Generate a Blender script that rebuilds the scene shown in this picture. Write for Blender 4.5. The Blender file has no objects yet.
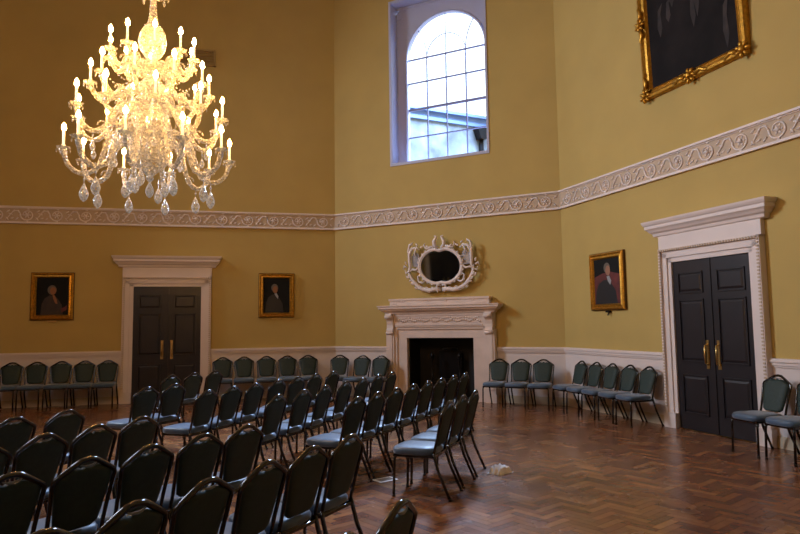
import bpy, bmesh, math, random
from mathutils import Vector, Matrix
random.seed(7)
PI = math.pi
scn = bpy.context.scene
COL = scn.collection

# ------------------------------------------------------------------ materials
def lin(c):
    return tuple(((v/255)/12.92 if v/255 <= .04045 else ((v/255+.055)/1.055)**2.4) for v in c) + (1,)

def mat(name, rgb, rough=.5, metal=0, spec=.5, var=0.0, scale=6, bump=0, bscale=40, sheen=0, coat=0, emit=None, estr=0):
    m = bpy.data.materials.new(name); m.use_nodes = True
    nt = m.node_tree; b = nt.nodes['Principled BSDF']
    col = lin(rgb)
    b.inputs['Base Color'].default_value = col
    b.inputs['Roughness'].default_value = rough
    b.inputs['Metallic'].default_value = metal
    b.inputs['Specular IOR Level'].default_value = spec
    b.inputs['Sheen Weight'].default_value = sheen
    b.inputs['Coat Weight'].default_value = coat
    tc = nt.nodes.new('ShaderNodeTexCoord')
    if var:
        n = nt.nodes.new('ShaderNodeTexNoise'); n.inputs['Scale'].default_value = scale; n.inputs['Detail'].default_value = 4
        r = nt.nodes.new('ShaderNodeMapRange'); r.inputs['From Min'].default_value = .3; r.inputs['From Max'].default_value = .7
        r.inputs['To Min'].default_value = 1-var; r.inputs['To Max'].default_value = 1+var
        mx = nt.nodes.new('ShaderNodeVectorMath'); mx.operation = 'SCALE'; mx.inputs[0].default_value = col[:3]
        nt.links.new(tc.outputs['Object'], n.inputs['Vector']); nt.links.new(n.outputs['Fac'], r.inputs['Value'])
        nt.links.new(r.outputs['Result'], mx.inputs['Scale']); nt.links.new(mx.outputs['Vector'], b.inputs['Base Color'])
    if bump:
        n = nt.nodes.new('ShaderNodeTexNoise'); n.inputs['Scale'].default_value = bscale; n.inputs['Detail'].default_value = 3
        bp = nt.nodes.new('ShaderNodeBump'); bp.inputs['Strength'].default_value = bump; bp.inputs['Distance'].default_value = .01
        nt.links.new(tc.outputs['Object'], n.inputs['Vector']); nt.links.new(n.outputs['Fac'], bp.inputs['Height'])
        nt.links.new(bp.outputs['Normal'], b.inputs['Normal'])
    if emit:
        b.inputs['Emission Color'].default_value = lin(emit); b.inputs['Emission Strength'].default_value = estr
    return m

M = {}
M['wall'] = mat('mustard_wall', (184,158,92), .75, var=.05, scale=1.2, bump=.05, bscale=60, spec=.25)
M['win'] = mat('window_paint_sky_tint', (180,182,204), .5, var=.03, scale=3)  # window trim, with bluish daylight glare put into the paint colour
M['bars'] = mat('glazing_bar_sky_tint', (128,130,168), .5)  # bars tinted lilac too: the window glare is in the colour
M['white'] = mat('off_white_paint', (216,203,196), .5, var=.03, scale=3)
M['stone'] = mat('chimney_stone', (214,196,184), .5, var=.06, scale=5)
M['ground'] = mat('frieze_ground', (188,166,140), .7, var=.06, scale=5)
M['relief'] = mat('frieze_relief', (224,212,206), .6)
M['ceiling'] = mat('ceiling_paint', (225,222,214), .8)
M['door'] = mat('dark_door_wood', (34,31,34), .33, var=.15, scale=4, spec=.5)
M['brass'] = mat('brass', (200,168,105), .3, metal=1)
M['gold'] = mat('gilt', (190,140,52), .38, metal=.85, var=.25, scale=22, bump=.4, bscale=60)
M['gold_d'] = mat('gilt_dark', (96,66,26), .5, metal=.5, var=.2, scale=14)  # darker gilt for the outer frame edge
M['fabric'] = mat('green_fabric', (42,55,49), .62, var=.12, scale=30, bump=.15, bscale=260, spec=.35)
M['fabric_s'] = mat('green_seat_blue_lit', (62,87,112), .42, var=.08, scale=30, bump=.1, bscale=260, spec=.55, sheen=.35)  # green seat cloth, with blue window light put into its colour
M['frame'] = mat('mahogany_metal', (20,11,10), .11, spec=.5, coat=.35)
M['trim'] = mat('pale_handle', (120,124,124), .35)
M['black'] = mat('soot_black', (9,9,10), .7, var=.3, scale=5)
M['iron'] = mat('black_iron', (22,22,24), .35, metal=.7)
M['canvas'] = mat('dark_canvas', (17,17,15), .7, var=.35, scale=3, spec=.2)
M['canvas_b'] = mat('brown_canvas', (24,19,18), .75, var=.6, scale=2.0, spec=.15)
M['skin'] = mat('portrait_skin', (150,104,78), .6, var=.1)
M['skin_d'] = mat('portrait_skin_dim', (136,88,52), .6, var=.15)
M['hair'] = mat('portrait_hair', (92,84,72), .6)
M['coat_br'] = mat('portrait_brown_coat', (50,34,20), .6, var=.3, scale=9)
M['coat_bk'] = mat('portrait_black_coat', (14,13,17), .5)
M['crav'] = mat('portrait_cravat', (150,150,148), .6)
M['red'] = mat('portrait_red_cloth', (88,26,20), .6, var=.4, scale=7)
M['smear'] = mat('painted_brown', (40,30,26), .8, var=.7, scale=5)
M['paper'] = mat('paper', (246,243,240), .7)
M['photo'] = mat('leaflet_print', (120,100,78), .4, var=.5, scale=30)
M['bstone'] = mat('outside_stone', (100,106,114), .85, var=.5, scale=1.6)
M['lead'] = mat('lead_hazed', (84,104,142), .7, var=.1, scale=2)  # parapet lead, with bluish haze around the bright window put into its colour
M['roofpale'] = mat('pale_slate', (170,186,186), .7, var=.1, scale=2)
M['sleeve'] = mat('candle_sleeve', (250,236,200), .5, emit=(255,220,150), estr=1.0)
M['bulb'] = mat('lit_bulb', (255,230,170), .5, emit=(255,186,96), estr=300)
M['skirt'] = mat('skirting_paint', (196,178,150), .5)
M['ochre'] = mat('vent_ochre', (160,132,74), .6)

def floor_mat():
    m = bpy.data.materials.new('herringbone_oak'); m.use_nodes = True; nt = m.node_tree; b = nt.nodes['Principled BSDF']
    at = nt.nodes.new('ShaderNodeVertexColor'); at.layer_name = 'tone'
    tc = nt.nodes.new('ShaderNodeTexCoord')
    n = nt.nodes.new('ShaderNodeTexNoise'); n.inputs['Scale'].default_value = 9; n.inputs['Detail'].default_value = 6
    mp = nt.nodes.new('ShaderNodeMixRGB'); mp.blend_type = 'MULTIPLY'; mp.inputs['Fac'].default_value = .45
    nt.links.new(tc.outputs['Object'], n.inputs['Vector'])
    nt.links.new(at.outputs['Color'], mp.inputs['Color1']); nt.links.new(n.outputs['Fac'], mp.inputs['Color2'])
    nt.links.new(mp.outputs['Color'], b.inputs['Base Color'])
    n2 = nt.nodes.new('ShaderNodeTexNoise'); n2.inputs['Scale'].default_value = 2.2; n2.inputs['Detail'].default_value = 3
    r = nt.nodes.new('ShaderNodeMapRange'); r.inputs['To Min'].default_value = .14; r.inputs['To Max'].default_value = .36
    nt.links.new(tc.outputs['Object'], n2.inputs['Vector'])
    nt.links.new(n2.outputs['Fac'], r.inputs['Value']); nt.links.new(r.outputs['Result'], b.inputs['Roughness'])
    bp = nt.nodes.new('ShaderNodeBump'); bp.inputs['Strength'].default_value = .12; bp.inputs['Distance'].default_value = .02
    n3 = nt.nodes.new('ShaderNodeTexNoise'); n3.inputs['Scale'].default_value = 5
    nt.links.new(tc.outputs['Object'], n3.inputs['Vector'])
    nt.links.new(n3.outputs['Fac'], bp.inputs['Height']); nt.links.new(bp.outputs['Normal'], b.inputs['Normal'])
    b.inputs['Specular IOR Level'].default_value = .55
    return m
M['floor'] = floor_mat()

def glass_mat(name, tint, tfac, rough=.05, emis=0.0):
    m = bpy.data.materials.new(name); m.use_nodes = True; nt = m.node_tree; nt.nodes.clear()
    out = nt.nodes.new('ShaderNodeOutputMaterial')
    tr = nt.nodes.new('ShaderNodeBsdfTransparent'); tr.inputs['Color'].default_value = (.96,.97,.98,1)
    p = nt.nodes.new('ShaderNodeBsdfPrincipled'); p.inputs['Base Color'].default_value = lin(tint)
    p.inputs['Roughness'].default_value = rough; p.inputs['Specular IOR Level'].default_value = .9
    p.inputs['Emission Color'].default_value = (1,.86,.62,1); p.inputs['Emission Strength'].default_value = emis  # added glow stands in for candlelight scattered inside the crystal
    mx = nt.nodes.new('ShaderNodeMixShader')
    lw = nt.nodes.new('ShaderNodeLayerWeight'); lw.inputs['Blend'].default_value = .4
    r = nt.nodes.new('ShaderNodeMapRange'); r.inputs['To Min'].default_value = 1-tfac; r.inputs['To Max'].default_value = 1
    tc = nt.nodes.new('ShaderNodeTexCoord'); vo = nt.nodes.new('ShaderNodeTexVoronoi'); vo.inputs['Scale'].default_value = 42
    nt.links.new(tc.outputs['Object'], vo.inputs['Vector'])
    sep = nt.nodes.new('ShaderNodeSeparateColor'); nt.links.new(vo.outputs['Color'], sep.inputs['Color'])
    ad = nt.nodes.new('ShaderNodeMath'); ad.operation = 'MULTIPLY_ADD'; ad.inputs[1].default_value = .75; ad.inputs[2].default_value = -.36; ad.use_clamp = False
    nt.links.new(sep.outputs[0], ad.inputs[0])
    ad2 = nt.nodes.new('ShaderNodeMath'); ad2.operation = 'ADD'; ad2.use_clamp = True
    nt.links.new(ad.outputs[0], ad2.inputs[0]); nt.links.new(r.outputs['Result'], ad2.inputs[1])
    bp = nt.nodes.new('ShaderNodeBump'); bp.inputs['Strength'].default_value = 1; bp.inputs['Distance'].default_value = .02
    nt.links.new(vo.outputs['Distance'], bp.inputs['Height']); nt.links.new(bp.outputs['Normal'], p.inputs['Normal'])
    nt.links.new(lw.outputs['Facing'], r.inputs['Value']); nt.links.new(ad2.outputs[0], mx.inputs['Fac'])
    nt.links.new(tr.outputs[0], mx.inputs[1]); nt.links.new(p.outputs[0], mx.inputs[2]); nt.links.new(mx.outputs[0], out.inputs[0])
    return m
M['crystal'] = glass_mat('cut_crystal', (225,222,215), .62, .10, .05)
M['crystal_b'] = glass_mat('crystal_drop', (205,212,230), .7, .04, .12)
def pane_mat():
    m = bpy.data.materials.new('window_glass'); m.use_nodes = True; nt = m.node_tree; nt.nodes.clear()
    out = nt.nodes.new('ShaderNodeOutputMaterial')
    tr = nt.nodes.new('ShaderNodeBsdfTransparent'); tr.inputs['Color'].default_value = (.93,.96,1,1)
    g = nt.nodes.new('ShaderNodeBsdfGlossy'); g.inputs['Roughness'].default_value = .02
    mx = nt.nodes.new('ShaderNodeMixShader'); mx.inputs[0].default_value = .06
    nt.links.new(tr.outputs[0], mx.inputs[1]); nt.links.new(g.outputs[0], mx.inputs[2]); nt.links.new(mx.outputs[0], out.inputs[0])
    return m
M['pane'] = pane_mat()
M['mirror'] = mat('mirror_glass', (150,165,180), .04, metal=1)
M['mirror_p'] = mat('mirror_side_panel', (196,200,212), .25, metal=.6)

# ------------------------------------------------------------------ mesh builder
class MB:
    def __init__(s): s.v = []; s.f = []; s.mi = []; s.sm = []; s.m = 0
    def add(s, vs, fs, smooth=False):
        o = len(s.v); s.v += [tuple(v) for v in vs]
        for f in fs: s.f.append([i+o for i in f]); s.mi.append(s.m); s.sm.append(smooth)
        return s
    def box(s, x0, x1, y0, y1, z0, z1):
        vs = [(x,y,z) for z in (z0,z1) for y in (y0,y1) for x in (x0,x1)]
        return s.add(vs, [(0,2,3,1),(4,5,7,6),(0,1,5,4),(2,6,7,3),(0,4,6,2),(1,3,7,5)])
    def prism(s, pts, a0, a1, axis='y', smooth=False):
        # pts 2-D polygon; extruded along axis.  axis y: (x,z);  x: (y,z);  z: (x,y)
        def P(p, a): return {'y':(p[0],a,p[1]), 'x':(a,p[0],p[1]), 'z':(p[0],p[1],a)}[axis]
        n = len(pts); vs = [P(p,a0) for p in pts] + [P(p,a1) for p in pts]
        fs = [(i,(i+1)%n,n+(i+1)%n,n+i) for i in range(n)]
        s.add(vs, fs, smooth); o = len(s.v)-2*n
        s.f += [[o+i for i in range(n)][::-1], [o+n+i for i in range(n)]]; s.mi += [s.m]*2; s.sm += [False]*2
        return s
    def tube(s, path, rad, seg=8, cap=True, squash=1.0):
        path = [Vector(p) for p in path]; n = len(path)
        if not hasattr(rad,'__len__'): rad = [rad]*n
        rings = []; prev = None
        for i,p in enumerate(path):
            t = (path[min(i+1,n-1)] - path[max(i-1,0)]).normalized()
            if prev is None:
                ref = Vector((0,0,1)) if abs(t.z) < .9 else Vector((1,0,0))
                a = t.cross(ref).normalized()
            else:
                a = (prev - t*prev.dot(t)).normalized()
            prev = a; b = t.cross(a)
            rings.append([p + (a*math.cos(2*PI*k/seg) + b*math.sin(2*PI*k/seg)*squash)*rad[i] for k in range(seg)])
        vs = [q for r in rings for q in r]
        fs = [(i*seg+k, i*seg+(k+1)%seg, (i+1)*seg+(k+1)%seg, (i+1)*seg+k) for i in range(n-1) for k in range(seg)]
        if cap: fs += [tuple(range(seg))[::-1], tuple((n-1)*seg+k for k in range(seg))]
        return s.add(vs, fs, True)
    def lathe(s, prof, seg=16, c=(0,0,0), flute=0):
        vs = []
        for r,z in prof:
            for k in range(seg):
                rr = r*(1+flute*(k%2)); a = 2*PI*k/seg
                vs.append((c[0]+rr*math.cos(a), c[1]+rr*math.sin(a), c[2]+z))
        n = len(prof)
        fs = [(i*seg+k, i*seg+(k+1)%seg, (i+1)*seg+(k+1)%seg, (i+1)*seg+k) for i in range(n-1) for k in range(seg)]
        fs += [tuple(range(seg))[::-1], tuple((n-1)*seg+k for k in range(seg))]
        return s.add(vs, fs, flute == 0)
    def blob(s, c, rx, ry, rz, seg=8, rings=5, rot=0.0):
        vs = []; ca, sa = math.cos(rot), math.sin(rot)
        for i in range(rings+1):
            ph = PI*i/rings
            for k in range(seg):
                a = 2*PI*k/seg; x = rx*math.sin(ph)*math.cos(a); z = rz*math.cos(ph); y = ry*math.sin(ph)*math.sin(a)
                vs.append((c[0]+x*ca-z*sa, c[1]+y, c[2]+x*sa+z*ca))
        fs = [(i*seg+k, i*seg+(k+1)%seg, (i+1)*seg+(k+1)%seg, (i+1)*seg+k) for i in range(rings) for k in range(seg)]
        return s.add(vs, fs, True)
    def sweep(s, prof, x0, x1, ret=True):
        # cornice profile: list of (projection, z); front toward -y, with returns at both ends (projection grows outwards)
        n = len(prof); vs = []
        for (d,z) in prof: vs.append((x0-(d if ret else 0), 0.03, z))
        for (d,z) in prof: vs.append((x0-(d if ret else 0), -d, z))
        for (d,z) in prof: vs.append((x1+(d if ret else 0), -d, z))
        for (d,z) in prof: vs.append((x1+(d if ret else 0), 0.03, z))
        fs = []
        for j in range(3):
            for i in range(n-1): fs.append((j*n+i, (j+1)*n+i, (j+1)*n+i+1, j*n+i+1))
        fs.append((n-1, 2*n-1, 3*n-1, 4*n-1)); fs.append((0, 3*n, 2*n, n))
        return s.add(vs, fs)
    def build(s, name, mats, parent=None, bevel=0, loc=None, rotz=None):
        me = bpy.data.meshes.new(name); me.from_pydata(s.v, [], s.f)
        if not isinstance(mats, (list,tuple)): mats = [mats]
        for m in mats: me.materials.append(m)
        me.polygons.foreach_set('material_index', s.mi); me.polygons.foreach_set('use_smooth', s.sm)
        bm = bmesh.new(); bm.from_mesh(me); bmesh.ops.recalc_face_normals(bm, faces=bm.faces); bm.to_mesh(me); bm.free()
        me.update()
        o = bpy.data.objects.new(name, me); COL.objects.link(o)
        if parent: o.parent = parent
        if loc: o.location = loc
        if rotz is not None: o.rotation_euler = (0,0,rotz)
        if bevel:
            b = o.modifiers.new('bevel','BEVEL'); b.width = bevel; b.segments = 2; b.limit_method = 'ANGLE'; b.angle_limit = .7
        return o

def empty(name, loc=(0,0,0), rotz=0):
    o = bpy.data.objects.new(name, None); COL.objects.link(o); o.location = loc; o.rotation_euler = (0,0,rotz)
    o.empty_display_size = .1; return o
def tag(o, label=None, cat=None, group=None, kind=None):
    if label: o['label'] = label
    if cat: o['category'] = cat
    if group: o['group'] = group
    if kind: o['kind'] = kind
    return o
def copy_tree(o, parent=None):
    c = o.copy(); COL.objects.link(c)
    if parent: c.parent = parent
    for ch in KIDS.get(o, []): KIDS.setdefault(c, []).append(copy_tree(ch, c))
    return c
KIDS = {}
def reg(root):
    for o in list(COL.objects):
        if o.parent == root:
            KIDS.setdefault(root, []).append(o); reg(o)

# ------------------------------------------------------------------ room shell
V = [(-4.638,6.839),(2.6,6.277),(6.277,2.6),(6.493,-5.297),(2.919,-9.073),(-4.32,-8.511),(-7.997,-4.834),(-8.213,3.063)]
NAMES = ['back','fireplace','right','right_rear','rear','left_rear','left','left_front']
HC = 10.2
def frame(i):
    a = Vector(V[i]); b = Vector(V[(i+1)%8]); d = (b-a); return a, math.atan2(d.y, d.x), d.length
T = .6
def wall_frame(name, i, x=0, z=0, off=0):
    a, ang, L = frame(i); d = Vector((math.cos(ang), math.sin(ang))); n = Vector((d.y, -d.x))
    p = a + d*x + n*off
    return (p.x, p.y, z), ang
for i in range(8):
    a, ang, L = frame(i); mb = MB()
    if i == 1:
        x0, x1, z0, z1 = 1.51, 3.75, 5.10, 8.85
        mb.box(-.05,x0,0,T,0,HC).box(x1,L+.05,0,T,0,HC).box(x0,x1,0,T,1.28,z0).box(x0,x1,0,T,z1,HC).box(x0,1.87,0,T,0,1.28).box(3.37,x1,0,T,0,1.28)
        mb2 = MB()
    else:
        mb.box(-.05,L+.05,0,T,0,HC)
    w = mb.build('wall_'+NAMES[i], M['wall'], loc=(a.x,a.y,0), rotz=ang)
    tag(w, kind='structure')
def poly_obj(name, z0, z1, m, grow=0):
    c = Vector((sum(v[0] for v in V)/8, sum(v[1] for v in V)/8))
    pts = [tuple(c+(Vector(v)-c)*(1+grow)) for v in V]
    o = MB().prism(pts, z0, z1, 'z').build(name, m); tag(o, kind='structure'); return o
poly_obj('ceiling', HC, HC+.2, M['ceiling'], .06)
# parquet floor: herringbone blocks as real quads over a dark bed
def floor():
    w, n = .074, 4; g = .0012; rot = math.radians(22); c, s = math.cos(rot), math.sin(rot)
    vs, fs, tones = [], [], []
    def inside(x, y):
        for i in range(8):
            a, b = V[i], V[(i+1)%8]
            if (b[0]-a[0])*(y-a[1]) - (b[1]-a[1])*(x-a[0]) > .12: return False
        return True
    pal = [(150,102,68),(158,108,70),(142,94,62),(132,84,58),(172,122,80),(146,98,68),(152,102,66),(124,78,56)]
    def block(x0,y0,x1,y1):
        cx, cy = (x0+x1)/2*w, (y0+y1)/2*w
        X, Y = cx*c-cy*s-.9, cx*s+cy*c-1.1
        if not inside(X, Y): return
        o = len(vs)
        for (x,y) in ((x0*w+g,y0*w+g),(x1*w-g,y0*w+g),(x1*w-g,y1*w-g),(x0*w+g,y1*w-g)):
            vs.append((x*c-y*s-.9, x*s+y*c-1.1, 0))
        fs.append((o,o+1,o+2,o+3)); t = lin(random.choice(pal)); k = random.uniform(.86,1.1)
        tones.append((t[0]*k,t[1]*k,t[2]*k,1))
    N = int(13/w)
    for m_ in range(-N//n-2, N//n+3):
        for k in range(-N, N):
            x, y = k+n*m_, k-n*m_
            if abs(x) > N or abs(y) > N: continue
            block(x, y, x+n, y+1); block(x+n, y+1-n, x+n+1, y+1)
    # dark bed under the gaps
    o = len(vs)
    for v in V: vs.append((v[0]*1.06, v[1]*1.06, -.004))
    fs.append(tuple(range(o, o+8))); tones.append((.02,.012,.008,1))
    o = len(vs)
    for v in V: vs.append((v[0]*1.06, v[1]*1.06, -.12))
    fs.append(tuple(range(o, o+8))); tones.append((.02,.012,.008,1))
    me = bpy.data.meshes.new('floor'); me.from_pydata(vs, [], fs); me.materials.append(M['floor'])
    ca = me.color_attributes.new('tone','BYTE_COLOR','CORNER')
    for p, t in zip(me.polygons, tones):
        for li in p.loop_indices: ca.data[li].color = t
    ob = bpy.data.objects.new('floor', me); COL.objects.link(ob); tag(ob, kind='structure')
floor()

# ------------------------------------------------------------------ dado, rails, skirting, frieze
GAPS = {0:[(2.73,4.53)], 1:[(1.40,3.84)], 2:[(2.68,4.49)], 6:[(3.05,4.85)]}
def spans(i, L):
    out = []; x = 0
    for a, b in GAPS.get(i, []):
        out.append((x, a)); x = b
    out.append((x, L)); return out
tn = [0]
def trim(mb, i, m, bevel=0, name=None):
    a, ang, L = frame(i); tn[0] += 1
    o = mb.build(name or 'trim_%d' % tn[0], m, loc=(a.x,a.y,0), rotz=ang, bevel=bevel); tag(o, kind='structure'); return o
for i in range(8):
    a, ang, L = frame(i)
    panel, rail, skirt = MB(), MB(), MB()
    for x0, x1 in spans(i, L):
        panel.box(x0, x1, -.012, .01, .12, 1.03)
        for (d0,z0,z1) in ((.03,.985,1.01),(.045,1.01,1.05),(.062,1.05,1.075),(.05,1.075,1.095)):
            rail.box(x0, x1, -d0, .01, z0, z1)
        skirt.box(x0, x1, -.032, .01, 0, .12).box(x0, x1, -.024, .01, .12, .145)
    trim(panel, i, M['white']); trim(rail, i, M['white'])
    trim(skirt, i, M['skirt'], name='baseboard_'+NAMES[i])
    # frieze band with mouldings
    fr = MB(); fr.m = 0
    fr.box(0, L, -.02, .01, 3.79, 4.09)
    fr.m = 1
    for (d,z0,z1) in ((.05,3.76,3.785),(.035,3.785,3.80),(.035,4.075,4.09),(.06,4.09,4.12)):
        fr.box(0, L, -d, .01, z0, z1)
    if i in (0,1,2):
        n = round(L/.56); st = L/n
        for k in range(n):
            cx = st*(k+.5); up = 1; zc = 3.94
            fr.blob((cx,-.03,zc), .034, .028, .034, 8, 4)
            for q in range(6):
                an = q*PI/3; fr.blob((cx+.05*math.cos(an), -.022, zc+.05*math.sin(an)), .024, .014, .016, 6, 3, an)
            pts = []; rr = []
            for q in range(22):
                t = q/21; an = PI*1.05 + t*2.1*PI*-1; r_ = .075 + .055*t
                pts.append((cx+r_*math.cos(an), -.026, zc+up*r_*math.sin(an)*.95)); rr.append(.008+.009*t)
            fr.tube(pts, rr, 5)
            # flowing stem into the next scroll
            pts = [(cx-.13,-.024,zc+.02),(cx-.17,-.026,zc+.09),(cx-.25,-.026,zc+.09),(cx-.33,-.026,zc-.02),(cx-.40,-.026,zc-.10)]
            if cx-.42 > 0: fr.tube(pts, [.015,.016,.014,.012,.006], 5)
            for (dx,dz,an,l) in ((.20,.075,.6,.05),(.25,.02,-.3,.05),(.19,-.08,-.9,.045),(.28,-.07,.4,.04),(-.19,-.08,.8,.045),(.31,.08,1.2,.035),(.02,.128,0,.03),(.0,-.128,0,.03)):
                if .04 < cx+dx < L-.04: fr.blob((cx+dx,-.024,zc+dz), l, .016, .014, 6, 3, an)
    trim(fr, i, [M['ground'], M['relief']])

# ------------------------------------------------------------------ doors
def panel_mb(mb, x0, x1, z0, z1, y):
    # sunk border with a raised and fielded centre
    for (a,b,c,d) in ((x0,x1,z0,z0+.02),(x0,x1,z1-.02,z1),(x0,x0+.02,z0,z1),(x1-.02,x1,z0,z1)):
        mb.box(a,b,y-.016,y+.002,c,d)
    i = .06
    vs = [(x0+.03,y,z0+.03),(x1-.03,y,z0+.03),(x1-.03,y,z1-.03),(x0+.03,y,z1-.03),
          (x0+i,y-.014,z0+i),(x1-i,y-.014,z0+i),(x1-i,y-.014,z1-i),(x0+i,y-.014,z1-i)]
    mb.add(vs, [(0,1,5,4),(1,2,6,5),(2,3,7,6),(3,0,4,7),(4,5,6,7)])
def make_door(i, xc, name, label):
    loc, ang = wall_frame('', i, xc)
    root = empty(name, loc, ang); tag(root, label, 'door', kind='structure')
    ow, oh = .69, 2.45; aw, ah = .90, 2.66
    a = MB()   # architrave: stepped frame
    for sgn in (-1,1):
        for (p,q,d) in ((ow,ow+.07,.05),(ow+.07,ow+.17,.07),(ow+.17,aw,.10)):
            x = sorted((sgn*p, sgn*q)); a.box(x[0],x[1],-d,.02,.0,ah if p>ow+.1 else oh+(p-ow)+.07)
        x = sorted((sgn*(ow-.0), sgn*(aw+.02))); a.box(x[0],x[1],-.11,.02,0,.22)
    a.box(-ow-.07,ow+.07,-.05,.02,oh,oh+.07); a.box(-ow-.17,ow+.17,-.07,.02,oh+.07,oh+.17); a.box(-aw,aw,-.10,.02,oh+.17,ah)
    a.build('architrave', M['white'], root)
    bd = MB()
    k = .3
    while k < ah-.03:
        for sgn in (-1,1): bd.box(min(sgn*(aw-.045),sgn*(aw-.012)), max(sgn*(aw-.045),sgn*(aw-.012)), -.112,-.1,k,k+.022)
        k += .045
    k = -aw+.02
    while k < aw-.03:
        bd.box(k,k+.022,-.112,-.1,ah-.04,ah-.01); k += .045
    bd.build('beading', M['ground'], root)
    fp = MB(); fp.box(-aw-.01,aw+.01,-.07,.02,ah,2.93); fp.build('frieze_panel', M['white'], root)
    co = MB(); co.sweep([(.07,2.86),(.09,2.87),(.10,2.91),(.13,2.93),(.15,2.96),(.17,2.98),(.18,2.985),(.18,3.03),(.195,3.045),(.21,3.075),(.215,3.10),(.0,3.105)], -aw, aw)
    co.build('cornice', M['white'], root)
    for sgn in (-1,1):
        lf = MB(); x0, x1 = (-ow, -.004) if sgn < 0 else (.004, ow)
        lf.box(x0,x1,-.022,.01,.012,oh)
        p0, p1 = (x0+.10, x1-.12) if sgn < 0 else (x0+.12, x1-.10)
        for (z0,z1) in ((1.97,2.28),(.98,1.88),(.24,.80)):
            panel_mb(lf, p0, p1, z0, z1, -.022)
        if sgn > 0: lf.box(-.012,.026,-.034,-.02,.012,oh)
        leaf = lf.build('door_leaf', M['door'], root)
        h = MB(); hx = sgn*.10
        h.box(hx-.028,hx+.028,-.03,-.02,.90,1.30)
        h.tube([(hx,-.03,.96),(hx,-.075,.975),(hx,-.08,1.10),(hx,-.075,1.225),(hx,-.03,1.24)], .012, 8)
        hd = h.build('door_handle', M['brass'], leaf); tag(hd, 'long brass pull handle on a backplate')
    return root
LA_ = frame(0)[2]
make_door(0, LA_-3.63, 'door_1', 'dark double door in white surround on the ochre back wall, left of fireplace')
make_door(6, 3.95, 'door_3', 'dark double door in white surround on the left wall, seen only in the mirror')
make_door(2, 3.585, 'door_2', 'large dark double door in white surround on the right wall, seen at an angle')

# ------------------------------------------------------------------ window with arched sash, on the fireplace wall
def make_window():
    loc, ang = wall_frame('', 1, 2.63)
    root = empty('window_1', (loc[0],loc[1],5.10), ang)
    tag(root, 'tall round-arched sash window high above the fireplace', 'window', kind='structure')
    W2, H = 1.12, 3.75; r = .93; zs = 2.47; y0 = .30; SX = .075
    # lining of the recess
    ln = MB(); ln.box(-W2-.0,-W2+.015,-.004,.5,0,H).box(W2-.015,W2,-.004,.5,0,H).box(-W2,W2,-.004,.5,H-.015,H).box(-W2,W2,-.02,.5,0,.03)
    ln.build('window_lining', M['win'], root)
    bd = MB()
    for (a,b,c,d) in ((-W2-.035,-W2+.01,-.03,H+.03),(W2-.01,W2+.035,-.03,H+.03),(-W2,W2,-.03,.0),(-W2,W2,H,H+.03)):
        bd.box(a,b,-.02,.0,c,d)
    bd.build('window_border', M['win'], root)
    # spandrel plate with an arched hole
    fr = MB(); N = 24
    inner = [(SX-r,.05)]+[(SX+r*math.cos(PI-PI*k/N), zs+r*math.sin(PI-PI*k/N)) for k in range(N+1)]+[(SX+r,.05)]
    outer = [(-W2,.0)]
    for k in range(N+1):
        a = PI-PI*k/N; cx, sz = math.cos(a), math.sin(a)
        t = min(W2/abs(cx) if abs(cx)>1e-6 else 9e9, (H-zs)/sz if sz>1e-6 else 9e9)
        outer.append((cx*t, zs+sz*t))
    outer += [(W2,.0)]
    n = len(inner)
    for yy0, yy1 in ((y0,y0+.12),):
        vs = [(x,yy0,z) for x,z in inner]+[(x,yy0,z) for x,z in outer]+[(x,yy1,z) for x,z in inner]+[(x,yy1,z) for x,z in outer]
        fs = [(k,k+1,n+k+1,n+k) for k in range(n-1)]+[(2*n+k,2*n+k+1,3*n+k+1,3*n+k) for k in range(n-1)]+[(k,k+1,2*n+k+1,2*n+k) for k in range(n-1)]
        fs += [(0,n,3*n,2*n),(n-1,2*n-1,4*n-1,3*n-1)]
        fr.add(vs, fs)
    fr.box(-W2,W2,y0,y0+.12,0,.06)
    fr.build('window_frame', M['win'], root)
    tr = MB()  # raised moulding panels on the jamb and around the arch
    tr.tube([(x*1.03,y0-.01,z if z>.06 else .06) for x,z in inner], .022, 6)
    tr.box(-W2+.02,-r-.03,y0-.02,y0,zs+.99,zs+1.02).box(-W2,W2,y0-.02,y0,H-.06,H-.02)
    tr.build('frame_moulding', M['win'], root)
    g = MB()
    gp = [(SX-r,y0+.07,.05)]+[(SX+r*math.cos(PI-PI*k/N), y0+.07, zs+r*math.sin(PI-PI*k/N)) for k in range(N+1)]+[(SX+r,y0+.07,.05)]
    g.add(gp, [tuple(range(len(gp)))]); g.build('window_pane', M['pane'], root)
    mu = MB()
    for x in (SX-.465,SX,SX+.465):
        mu.box(x-.011,x+.011,y0+.05,y0+.09,.05,zs)
    # arched tracery: verticals bend like fanlight bars
    for x, x2 in ((-.465,-.66),(0,0),(.465,.66)):
        pts = []
        for q in range(9):
            t = q/8; zz = zs + t*(math.sqrt(max(r*r-x2*x2,0))); xx = SX+x+(x2-x)*t*t
            pts.append((xx,y0+.07,zz))
        mu.tube(pts, .010, 5)
    for z, h in ((.66,.011),(1.30,.024),(1.92,.011),(2.47,.011)):
        mu.box(SX-r,SX+r,y0+.045,y0+.09,z-h,z+h)
    mu.tube([(SX+.5*r*math.cos(PI*k/12),y0+.07,zs+.5*r*math.sin(PI*k/12)) for k in range(13)], .009, 5)
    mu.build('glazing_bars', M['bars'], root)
    return root
make_window()
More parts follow.
